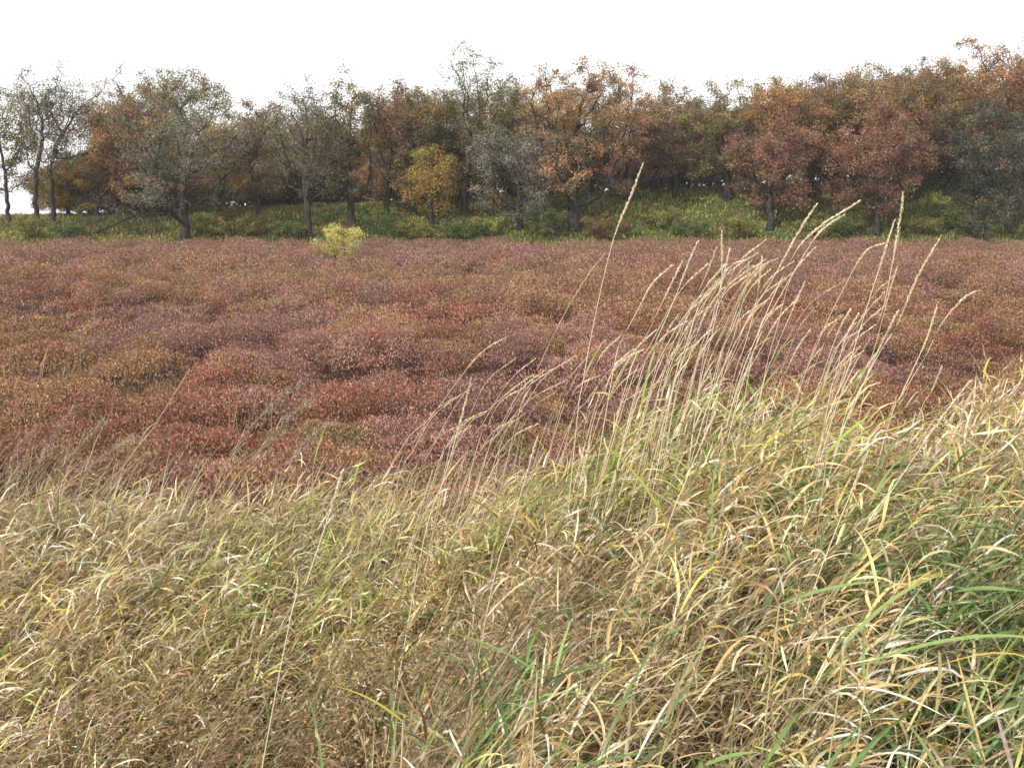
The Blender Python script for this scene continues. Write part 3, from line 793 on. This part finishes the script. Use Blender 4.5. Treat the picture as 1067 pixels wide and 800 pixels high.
T = [
 # px, base, x0, x1, top, bottom, palette, label, kwargs
 (9, 232, -32, 30, 82, 195, OLIVE, 'thin olive oak cut off by the left frame edge', dict(trunk_px=5, per=25)),
 (39, 236, 8, 68, 66, 180, GREYG, 'slender grey-green oak with sky showing through, left twin of two straight trunks', dict(trunk_px=6, per=21, size=0.18, bare=.1)),
 (57, 236, 34, 98, 72, 165, GREYG, 'slender grey-green oak, right twin of two straight trunks', dict(trunk_px=6, per=21, size=0.18, bare=.1)),
 (102, 232, 78, 165, 98, 205, ORANGE, 'low orange-brown oak behind dead grey brush', dict(trunk_px=6)),
 (165, 226, 105, 235, 62, 170, OLIVE, 'tall olive oak with airy top behind the spreading forked oak', dict(trunk_px=8, per=23, size=0.19)),
 (150, 228, 100, 190, 88, 180, TAN, 'tan oak glowing between two olive crowns, left part of the wood', dict(trunk_px=6, per=25)),
 (192, 250, 112, 258, 92, 212, GREYG, 'spreading grey-green oak with forked dark trunk standing at the bog edge', dict(trunk_px=13, per=19, size=0.19, fork=.42, natt=560)),
 (228, 225, 205, 270, 110, 195, YEL, 'small yellow-brown oak with dark trunk right of the forked oak', dict(trunk_px=8)),
 (270, 224, 235, 300, 98, 200, BROWNT, 'low brown oak in the dip of the treetops', dict(trunk_px=6)),
 (322, 248, 268, 352, 78, 205, GREYG, 'pale-barked grey oak straight behind the yellow bush', dict(trunk_px=9, per=19, size=0.18, natt=520)),
 (366, 238, 325, 392, 74, 200, OLIVE, 'dense dark olive oak right of the yellow bush', dict(trunk_px=10)),
 (404, 228, 378, 442, 86, 195, BROWNT, 'dark brown oak left of the small orange oak', dict(trunk_px=7)),
 (432, 222, 412, 476, 92, 180, OLIVE, 'thin-trunked olive oak rising behind the small orange oak', dict(trunk_px=6)),
 (449, 238, 414, 478, 148, 218, YEL, 'smallest oak, yellow-orange, in front of the brown ones', dict(trunk_px=7, natt=260, size=0.16)),
 (484, 226, 455, 540, 47, 190, GREYG, 'tallest sparse grey oak with twiggy top left of the big tan oak', dict(trunk_px=8, per=19, size=0.18, bare=.02)),
 (512, 224, 480, 560, 80, 190, OLIVE, 'olive-brown oak tucked between sparse grey oak and big tan oak', dict(trunk_px=7)),
 (541, 240, 490, 590, 122, 222, SILVER, 'silvery-leaved small oak in front of the big tan oak', dict(trunk_px=8, natt=420, size=0.18)),
 (598, 240, 540, 668, 54, 196, TAN, 'biggest oak, with broad tan-orange domed crown and thick trunk', dict(trunk_px=15, natt=680, fork=.42, core=.9, per=34)),
 (655, 208, 606, 684, 92, 182, BROWNT, 'brown oak with thick trunk leaning left and forking low', dict(trunk_px=12, lean_px=-24, natt=420)),
 (704, 206, 668, 730, 95, 178, BROWNT, 'dark sparse brown oak right of the leaning-trunk oak', dict(trunk_px=7, per=25)),
 (758, 208, 708, 796, 84, 180, OLIVE, 'broad olive oak with dark forked limbs left of the red oak', dict(trunk_px=9, natt=520)),
 (802, 240, 764, 852, 118, 212, RUST, 'rusty red low-branched oak with pale grey trunk at the bank foot', dict(trunk_px=9, natt=460)),
 (812, 206, 772, 868, 76, 180, ORANGE, 'orange-brown oak crown rising behind the rusty red oak', dict(trunk_px=8, natt=460)),
 (846, 206, 815, 900, 72, 178, BROWNT, 'brown oak between the two red oaks', dict(trunk_px=8)),
 (912, 244, 866, 964, 105, 214, RUST, 'red-brown broad oak with foliage low to the bank', dict(trunk_px=9, natt=520)),
 (905, 204, 855, 955, 64, 180, TAN, 'tan-grey oak behind the red-brown broad oak', dict(trunk_px=8)),
 (952, 206, 895, 1005, 54, 175, BROWNT, 'tall grey-brown oak left of the tallest orange oak', dict(trunk_px=9, natt=480)),
 (1022, 206, 970, 1085, 38, 165, ORANGE, 'tallest orange oak near the right frame edge', dict(trunk_px=11, natt=620)),
 (985, 204, 950, 1030, 112, 190, OLIVE, 'low olive oak beneath the tallest orange oak', dict(trunk_px=6)),
 (1052, 243, 1002, 1102, 92, 240, EVER, 'dark grey-green tree leafy to the ground at the right frame edge', dict(trunk_px=11, natt=620, name='leafy_tree', per=23)),
 (1085, 214, 1035, 1150, 34, 180, RUST, 'rust oak mostly beyond the right frame edge', dict(trunk_px=9)),
]
for (px, py, x0, x1, tp, bt, pal, lab, kw) in T:
    oak(px, py, x0, x1, tp, bt, pal, lab, **kw)

# the wood behind: copies of the front trees, rows deep
def copy_tree(i, loc, rz, sc, label):
    t, c, h, _ = TREE_MESHES[i]
    root = empty('oak_tree', loc); root.rotation_euler = (0, 0, rz); root.scale = (sc * random.uniform(.9, 1.1), sc * random.uniform(.9, 1.1), sc)
    tag(root, label, 'tree', 'shaded oaks deeper in the wood')
    for nm, me in (('trunk', t), ('crown', c)):
        o = bpy.data.objects.new(nm, me); col.objects.link(o); o.parent = root
NFRONT = len(TREE_MESHES)
YOUNG = []
for q, (pal, nm) in enumerate([(BROWNT, 'brown'), (YEL, 'yellow'), (OLIVE, 'olive'), (ORANGE, 'orange'), (TAN, 'tan'), (GREYG, 'grey-green')]):
    px = 140 + q * 150
    oak(px, 205, px - 46, px + 46, 128, 208, pal, f'young {nm} tree low under the taller oaks', trunk_px=5, natt=380, depth=104 + q, name='young_tree', group='young trees under the oaks', per=26, size=.26)
    YOUNG.append((len(TREE_MESHES) - 1, nm))
for i in range(64):
    k, nm = YOUNG[int(rng.choice([0, 1, 1, 1, 2, 3, 3, 4, 5]))]
    px = rng.uniform(66, 1120); Y = rng.uniform(100, 128)
    if i < 6: px = (70, 82, 97, 112, 128, 150)[i]; Y = 99 + i
    elif px > 640 and i % 3: px -= rng.uniform(400, 560)
    p = at(px, 210, Y)
    t, c, h, _ = TREE_MESHES[k]; sc = rng.uniform(4.5, 8.5) / h
    root = empty('young_tree', (p[0], Y, float(ground(p[0], p[1])) - .1)); root.rotation_euler = (0, 0, rng.uniform(0, 6.28)); root.scale = (sc * 1.15, sc * 1.15, sc)
    tag(root, f'young {nm} tree low under the taller oaks', 'tree', 'young trees under the oaks')
    for pn, me in (('trunk', t), ('crown', c)):
        o = bpy.data.objects.new(pn, me); col.objects.link(o); o.parent = root
for i in range(92):
    row = i % 4
    Y = 101 + row * 7 + rng.uniform(-3, 3)
    px = rng.uniform(70, 1130) if row else rng.uniform(190, 1130)
    p = at(px, 210, Y); z = float(ground(p[0], p[1]))
    right = px > 640
    cand = ([20, 19, 23, 25, 26, 22, 24, 28] if right else [4, 8, 11, 12, 7, 15, 5, 10]) if rng.random() < .85 else [18, 7, 13]
    k = int(rng.choice(cand))
    if i < 12: px = (84, 112, 70, 980, 1050, 1100, 650, 682, 712, 738, 668, 725)[i]; Y = 103 + (i > 5) * (6 + i % 3 * 3); p = at(px, 210, Y); z = float(ground(p[0], p[1]))
    k = k; h = TREE_MESHES[k][2]
    want = rng.uniform(12, 14) if i in (3, 4, 5) else rng.uniform(8.5, 12) if px > 300 else rng.uniform(7, 9.5)
    if i % 5 == 0: want *= .6
    copy_tree(k, (p[0], Y, z - .1), rng.uniform(0, 6.28), want / h,
              'shaded oak standing deeper in the right half of the wood' if right else 'shaded oak standing deeper in the left half of the wood')

# dead grey brush and a fallen limb at the left
def bush(px, py, wpx, hpx, pal, label, lumps=6, core=.64, name='bush', size=.16, per=9, natt=220, w=(3, 3, 2, 2), grp='bushes along the bank', depth=None, bare=0, spread=.2, bark=None):
    b = hit(px, py, 60 if depth is None else depth - 3, 112)
    if depth is not None:
        d = ray(px, py); b = CAM + d * (depth / d[1]); b[2] = ground(b[0], b[1])
    m = b[1] / F; wd = wpx * m / 2; h = hpx * m
    nodes, par, rad = grow(b, h, np.array([0, 0, h * .55]), np.array([wd, wd * .8, h * .52]), h * .15, np.zeros(2), natt, int(px * 3 + py), step=max(.14, h / 14), lumps=lumps, core=core)
    root = empty(name, b); tag(root, label, 'bush', grp)
    tr, rr = tree_parts(nodes, par, rad, .045)
    tr.build('stem', bark or M_BARK, root)
    rr = np.where(nodes[:, 2] > h * .05, .03, .2)
    leaves_for(nodes, rr, pal, w, per, size, spread, int(px), bare).build('foliage', M_TREE, root)
YB = [[.50, .43, .13], [.42, .37, .11], [.58, .50, .20], [.36, .31, .10]]
bush(352, 270, 52, 46, YB, 'lone pale yellow bush standing out in the red bog', lumps=5, core=.30, size=.09, per=36, natt=260, grp='bush in the bog', depth=58.0)
bush(135, 246, 56, 48, GREYG, 'dead grey thicket under the forked oak', name='thicket', bare=.45, per=4, natt=320, w=(1, 1, 1, 4))
bush(95, 246, 36, 34, [[.09, .085, .07], [.075, .07, .055]], 'small dead brush left of the grey thicket', name='thicket', bare=.5, per=4, w=(1, 1))
bl = [(30, 250, 40, 26, 'OL'), (72, 252, 44, 22, 'G'), (215, 246, 46, 26, 'L'), (262, 246, 52, 24, 'OL'), (300, 250, 44, 20, 'G'), (398, 248, 60, 36, 'G'), (430, 250, 44, 22, 'OL'),
      (478, 250, 56, 28, 'G'), (505, 246, 36, 20, 'L'), (568, 248, 56, 34, 'G'), (632, 250, 62, 30, 'RU'), (720, 250, 50, 22, 'G'), (770, 248, 44, 22, 'OL'),
      (848, 250, 48, 22, 'OL'), (878, 246, 50, 24, 'G'), (960, 244, 44, 18, 'OL'), (992, 240, 48, 26, 'G'), (1018, 250, 44, 30, 'E'), (240, 236, 30, 18, 'RU'), (690, 236, 44, 18, 'OL')]
BP = {'OL': ([[.19, .18, .055], [.15, .155, .045], [.23, .20, .065]], 'olive'), 'G': ([[.095, .13, .04], [.075, .11, .035], [.12, .155, .05]], 'dark green'),
      'L': ([[.26, .27, .07], [.20, .23, .055], [.29, .26, .09]], 'yellow-green'), 'RU': ([[.17, .10, .045], [.12, .085, .035], [.16, .13, .05]], 'rusty olive'),
      'GR': ([[.15, .155, .13], [.11, .12, .095], [.18, .17, .14]], 'grey'), 'E': (EVER, 'grey-green')}
near_to = {30: 'at the foot of the thin trunks, far left', 72: 'just right of the twin straight trunks', 215: 'right of the forked oak trunk', 262: 'left of the pale-barked oak', 300: 'touching the pale-barked trunk',
           398: 'between yellow bush and smallest oak', 430: 'against the smallest oak trunk', 478: 'between smallest oak and silvery oak', 505: 'left of the silvery oak trunk', 568: 'between silvery oak and big tan oak',
           632: 'right of the big tan oak trunk', 672: 'behind the tallest grass stalk, at the bog edge', 720: 'on the bank below the dark sparse oak', 745: 'lowest at the bog edge, left of red oak', 770: 'left of the rusty red oak trunk',
           848: 'right of the rusty red oak trunk', 878: 'left of the red-brown broad oak trunk', 960: 'right of the red-brown broad oak trunk', 992: 'on the open green bank at right', 1018: 'beneath the dark leafy tree',
           240: 'higher on the bank, left part', 690: 'higher on the bank below the leaning oak'}
for px, py, w_, h_, k in bl:
    bush(px, py, w_, h_, BP[k][0], f'low {BP[k][1]} bush {near_to[px]}', w=(1,) * len(BP[k][0]), natt=170, per=9, size=.17)

def limb(pts, r0, r1, label):
    P = smooth_path(pts, 18); o = P[0]
    root = empty('fallen_limb', o); tag(root, label, 'dead limb', 'dead limbs')
    a = Acc(); a.add(*tubes((P - o)[None], np.linspace(r0, r1, 18)[None], np.array([[.07, .06, .05]]), 7)); a.build('branch', M_BARK, root, True)
    t = Acc(); I = rng.integers(3, 17, 16)
    t.add(*ribbons((P - o)[I], rng.uniform(0, 6.28, 16), rng.uniform(.2, 1.2, 16), rng.normal(0, .5, 16), rng.uniform(.5, 1.3, 16), .05, np.tile([.06, .05, .045], (16, 1)), None, 4, 1))
    t.build('twig', M_BARK, root)
b0 = hit(92, 246); bY = b0[1]
limb([b0, at(115, 236, bY), at(140, 225, bY), at(172, 222, bY + .3)], .12, .05, 'dark fallen limb arching through the grey thicket toward the forked oak')
b1 = hit(712, 212)
limb([b1 + np.array([0, 0, .3]), at(716, 209, b1[1]), at(730, 208, b1[1])], .12, .08, 'short dark limb lying on the bank below the broad olive oak')

# glimpse of a pale shed behind the dark leafy tree
sb = at(1072, 190, 108.0); gz = float(ground(sb[0], sb[1]))
root = empty('shed', (sb[0], sb[1], gz)); tag(root, 'pale shed with white trim glimpsed behind the dark leafy tree, right edge', 'shed')
def box(name, x0, x1, y0, y1, z0, z1, mat, parent):
    V = [[a, b, c] for c in (z0, z1) for (a, b) in ((x0, y0), (x1, y0), (x1, y1), (x0, y1))]
    Q = [[0, 3, 2, 1], [4, 5, 6, 7], [0, 1, 5, 4], [1, 2, 6, 5], [2, 3, 7, 6], [3, 0, 4, 7]]
    return mesh(name, V, Q, None, mat, parent)
M_W = noise_mat('white_paint', [(.7, .7, .7), (.8, .8, .8)], 2, 3, .6, .02)
M_S = noise_mat('grey_siding', [(.16, .17, .15), (.22, .22, .2)], 2, 3, .8, .1)
M_RF = noise_mat('shed_roof', [(.06, .055, .05), (.09, .085, .08)], 4, 3, .9, .1)
hz = at(1062, 166, 108.0)[2] - gz; lz = at(1062, 179, 108.0)[2] - gz
box('wall', -1.1, 2.6, 0, 3, 0, hz + .1, M_S, root)
box('fascia', -1.2, 2.7, -.12, -.02, hz - .05, hz + .14, M_W, root)
box('rail', -1.12, 2.62, -.06, -.004, lz - .06, lz + .08, M_W, root)
V = [[-1.3, -.3, hz + .145], [2.8, -.3, hz + .145], [2.8, 3.3, hz + .145], [-1.3, 3.3, hz + .145], [-1.3, 1.5, hz + 1.2], [2.8, 1.5, hz + 1.2]]
me = bpy.data.meshes.new('roof'); me.from_pydata(V, [], [(0, 1, 5, 4), (2, 3, 4, 5), (1, 2, 5), (3, 0, 4), (0, 3, 2, 1)]); me.materials.append(M_RF)
o = bpy.data.objects.new('roof', me); col.objects.link(o); o.parent = root

# ------------------------------------------------------------------ bank grass and woodland undergrowth
acc = Acc()
n = 90000
x = rng.uniform(-62, 62, n); y = FAR0 + rng.random(n) ** .9 * 20
z = ground(x, y)
g = fbm(x * .18, y * .35, 200); g2 = fbm(x * .5, y * .6, 210)
right = sstep(-10, 25, x)
c = np.where((g > .52)[:, None], pick([[.17, .19, .045], [.21, .21, .06], [.13, .165, .04]], [2, 2, 2], n), pick([[.08, .115, .034], [.10, .135, .04], [.07, .095, .03]], [2, 2, 1], n))
c = np.where((rng.random(n) < right * .5)[:, None], pick([[.14, .21, .04], [.18, .23, .05], [.11, .165, .035]], [2, 1, 1], n), c)
edge = y < FAR0 + 1.6
c = np.where((edge & (rng.random(n) < .55))[:, None], pick([[.17, .155, .11], [.14, .125, .075], [.20, .18, .13]], [1, 1, 1], n), c)
brn = rng.random(n) < .12 + .35 * (g2 > .62)
c = np.where(brn[:, None], pick([[.16, .115, .05], [.13, .085, .035]], [1, 1], n), c)
h = rng.uniform(.2, .5, n) * (.6 + .8 * g2)
c = c * (1.55 + .2 * right[:, None]) * np.array([1.14, .95, 1.05])  # colours lifted against tree shade, more to the right as painted sun
acc.add(*ribbons(np.stack([x, y, z - .03], 1), rng.uniform(0, 6.28, n), rng.uniform(0, .9, n), rng.uniform(.1, 1.4, n), h, rng.uniform(.06, .14, n), jit(c, .18), None, 3, 1))
tag(acc.build('bank_grass', M_BANK), 'rough green and olive grass covering the far bank under the oaks', 'grass', kind='stuff')
acc = Acc(); n = 26000
x = rng.uniform(-66, 72, n); y = rng.uniform(101, 128, n)
k = x > -38; x, y = x[k], y[k]; n = len(x)
z = ground(x, y); hh = rng.random(n) * 2.6 * fbm(x * .25, y * .2, 222)
acc.add(*cards(np.stack([x, y, z + hh], 1), rng.uniform(.2, .45, n), jit(pick([[.26, .20, .06], [.17, .17, .05], [.30, .22, .07], [.19, .12, .055]], [2, 2, 2, 1], n), .2), .6))  # lightened towards gold: light through the wood painted into the leaves
tag(acc.build('undergrowth', M_TREE), 'brown and olive undergrowth filling the wood behind the trunks', 'undergrowth', kind='stuff')

# ------------------------------------------------------------------ light, sky, camera
SUN_EL, SUN_AZ = R(40), R(-136)      # azimuth from +Y (view direction), clockwise: behind the left shoulder
sd = np.array([math.sin(SUN_AZ) * math.cos(SUN_EL), math.cos(SUN_AZ) * math.cos(SUN_EL), math.sin(SUN_EL)])
sun = bpy.data.lights.new('sun', 'SUN'); sun.energy = 3.1; sun.angle = R(2.0); sun.color = (1, .94, .85)
so = bpy.data.objects.new('sun', sun); col.objects.link(so)
from mathutils import Vector
so.rotation_euler = Vector(-sd).to_track_quat('-Z', 'Y').to_euler()
w = bpy.data.worlds.new('World'); scene.world = w; w.use_nodes = True
N = w.node_tree.nodes; L = w.node_tree.links
bg = N['Background']; sky = N.new('ShaderNodeTexSky'); sky.sky_type = 'NISHITA'; sky.sun_disc = False
sky.sun_elevation = SUN_EL; sky.sun_rotation = SUN_AZ; sky.air_density = 1.0; sky.dust_density = 4.0
mx = N.new('ShaderNodeMix'); mx.data_type = 'RGBA'; mx.inputs[0].default_value = .78
mx.inputs[7].default_value = (11.5, 11.4, 11.3, 1)          # bright thin overcast
L.new(sky.outputs[0], mx.inputs[6]); L.new(mx.outputs[2], bg.inputs['Color']); bg.inputs['Strength'].default_value = .1

cd = bpy.data.cameras.new('camera'); cd.sensor_width = 36; cd.lens = 36 * F / 1067; cd.clip_start = .05; cd.clip_end = 9000
co = bpy.data.objects.new('camera', cd); col.objects.link(co); co.location = CAM; co.rotation_euler = (R(90) - TILT, 0, 0)
scene.camera = co
vs = scene.view_settings; vs.view_transform = 'Standard'; vs.look = 'None'; vs.exposure = 0.48; vs.gamma = 1; vs.use_curve_mapping = False
scene.render.engine = 'CYCLES'
scene.cycles.max_bounces = 6; scene.cycles.transparent_max_bounces = 4

hb = box('haze', -1150, 1150, -12, 1250, -15, 30, None, None)
hm = bpy.data.materials.new('haze_air'); hm.use_nodes = True; hn = hm.node_tree
for nd in list(hn.nodes):
    if nd.type == 'BSDF_PRINCIPLED': hn.nodes.remove(nd)
pv = hn.nodes.new('ShaderNodeVolumePrincipled'); pv.inputs['Color'].default_value = (.9, .93, 1, 1); pv.inputs['Density'].default_value = .00028
hn.links.new(pv.outputs[0], [q for q in hn.nodes if q.type == 'OUTPUT_MATERIAL'][0].inputs['Volume'])
hb.data.materials.append(hm); tag(hb, 'thin pale autumn haze in the air over the bog', 'haze', kind='stuff')
